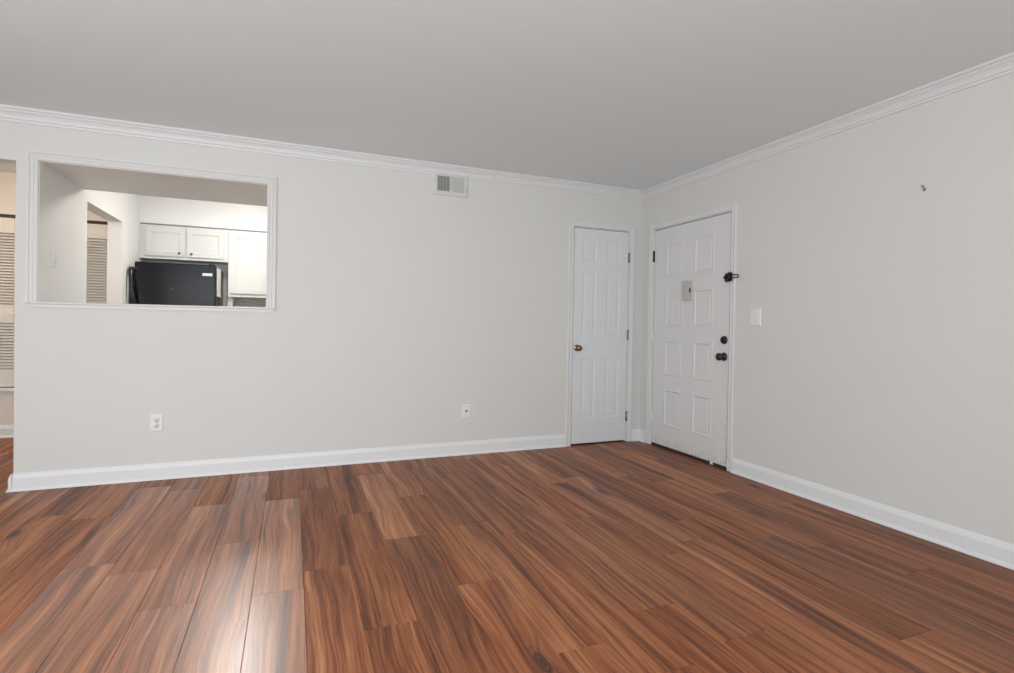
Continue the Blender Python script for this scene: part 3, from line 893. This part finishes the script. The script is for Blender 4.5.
m_ = MB(); m_.box(-3.868, -3.814, CF + 0.05, KB - 0.001, 0.0, 1.380, 0.002, 1)
tag(m_.build('end_panel', M['cabinet'], None, (-3.84, CF + 0.1, 0)), 'white upright end panel between refrigerator and backsplash', 'panel')

# refrigerator
FX0, FX1, FY, FZ = -4.650, -3.930, 2.000, 1.690
f = thing('refrigerator', (-4.29, 2.36, 0), 'black top-freezer refrigerator with a curved side handle', 'refrigerator')
m_ = MB(); m_.box(FX0 + 0.004, FX1 - 0.004, FY + 0.075, KB - 0.03, 0.03, FZ - 0.008, 0.010, 3); m_.build('body', M['fridge'], f)
m_ = MB(); m_.box(FX0 + 0.012, FX1 - 0.012, FY + 0.060, FY + 0.078, 0.10, FZ - 0.016); m_.build('gasket', M['gasket'], f)
m_ = MB(); m_.box(FX0, FX1, FY, FY + 0.062, 1.170, FZ, 0.012, 4)
fd = tag(m_.build('freezer_door', M['fridge'], f), 'upper freezer door')
m_ = MB(); m_.box(FX0, FX1, FY, FY + 0.062, 0.10, 1.158, 0.012, 4)
rd = tag(m_.build('fridge_door', M['fridge'], f), 'lower door')
m_ = MB(); m_.box(FX0 + 0.03, FX1 - 0.03, FY + 0.03, FY + 0.08, 0.0, 0.098, 0.004, 1); m_.build('toe_grille', M['black_bar'], f)
m_ = MB(); m_.box(-4.053, -3.962, FY - 0.0035, FY + 0.002, 1.573, 1.601, 0.0015, 2); tag(m_.build('badge', M['badge'], fd), 'small silver badge')
m_ = MB(); m_.lathe([(0.012, 0), (0.011, 0.002), (0.004, 0.004), (0, 0.004)], (-4.328, FY, 1.428), (0, -1, 0), 14); tag(m_.build('door_plug', M['slot'], fd), 'small dark plug in the middle of the door')
def handle(z0, z1, par, flip):
    # curved bow beside the door edge: a slab that swells forward and sideways
    h = MB(); n = 18; rings = []
    for i in range(n + 1):
        t = i / n
        z = z0 + (z1 - z0) * t
        s = math.sin(PI * t) ** 0.6 if 0 < t < 1 else 0.0
        q = t if flip else 1 - t
        xc = FX0 - 0.024 + 0.052 * (1 - q) ** 1.5
        yo = FY - 0.012 - 0.050 * s
        w_ = 0.020; d_ = 0.012
        rings.append([(xc - w_, yo + d_, z), (xc - w_ * 0.7, yo - d_, z), (xc + w_ * 0.7, yo - d_ * 1.2, z), (xc + w_, yo + d_, z)])
    vs = [[h.bm.verts.new(p) for p in r] for r in rings]
    for r0, r1 in zip(vs, vs[1:]):
        for i in range(4):
            j = (i + 1) % 4
            fc = h.bm.faces.new((r0[i], r0[j], r1[j], r1[i])); fc.smooth = True
    h.bm.faces.new(vs[0][::-1]); h.bm.faces.new(vs[-1])
    for zz, k_ in ((z0 + 0.01, 0), (z1 - 0.01, -1)):
        x = rings[k_][0][0]
        h.box(x + 0.002, FX0 + 0.03, FY - 0.012, FY + 0.030, zz - 0.012, zz + 0.012, 0.003, 2)
    return tag(h.build('handle', M['black_gloss'], par), 'curved glossy black handle')
handle(1.19, 1.630, fd, True)
handle(0.70, 1.140, rd, False)
m_ = MB(); m_.box(FX1 - 0.07, FX1 - 0.012, FY + 0.02, FY + 0.10, FZ, FZ + 0.012, 0.003, 2); m_.build('hinge_cover', M['black_gloss'], f)

m_ = MB()
n = 10
V_ = []
for i in range(n + 1):
    t = i / n
    V_.append((2.115 + 0.33 * t, FX1 - 0.0025 + 0.006 * math.sin(PI * t) ** 2))
for z0, z1 in ((1.368, 1.675),):
    r0 = [m_.bm.verts.new((x, y, z0)) for y, x in V_]; r1 = [m_.bm.verts.new((x, y, z1)) for y, x in V_]
    r2 = [m_.bm.verts.new((x + 0.002, y, z0)) for y, x in V_]; r3 = [m_.bm.verts.new((x + 0.002, y, z1)) for y, x in V_]
    for i in range(n):
        m_.bm.faces.new((r0[i], r0[i + 1], r1[i + 1], r1[i])); m_.bm.faces.new((r2[i], r3[i], r3[i + 1], r2[i + 1]))
        m_.bm.faces.new((r0[i], r2[i], r2[i + 1], r0[i + 1])); m_.bm.faces.new((r1[i], r1[i + 1], r3[i + 1], r3[i]))
    m_.bm.faces.new((r0[0], r1[0], r3[0], r2[0])); m_.bm.faces.new((r0[-1], r2[-1], r3[-1], r1[-1]))
tag(m_.build('paper_sheet', M['paper'], None, (FX1, 2.28, 1.52)), 'pale blank sheet stuck on the right side of the refrigerator', 'paper')

# ------------------------------------------------------------------ lamps out of the frame
def dome_lamp(loc, r, mat, label):
    o = thing('ceiling_light', loc, label, 'ceiling light')
    x, y, z = loc
    m_ = MB(); m_.lathe([(r * 1.08, 0), (r * 1.08, 0.018), (r * 0.98, 0.028), (0, 0.028)], loc, (0, 0, -1), 32); m_.build('mount', M['plastic'], o)
    m_ = MB(); m_.lathe([(r, 0.028), (r * 0.97, 0.05), (r * 0.82, 0.08), (r * 0.5, 0.10), (0, 0.108)], loc, (0, 0, -1), 32); m_.build('diffuser', mat, o)
dome_lamp((-3.62, 1.45, H), 0.17, M['kitchen_lamp'], 'lit flush ceiling light inside the kitchen, above the soffit edge')
dome_lamp((-5.72, 0.90, H), 0.12, M['hall_lamp'], 'warm flush ceiling light in the hall')
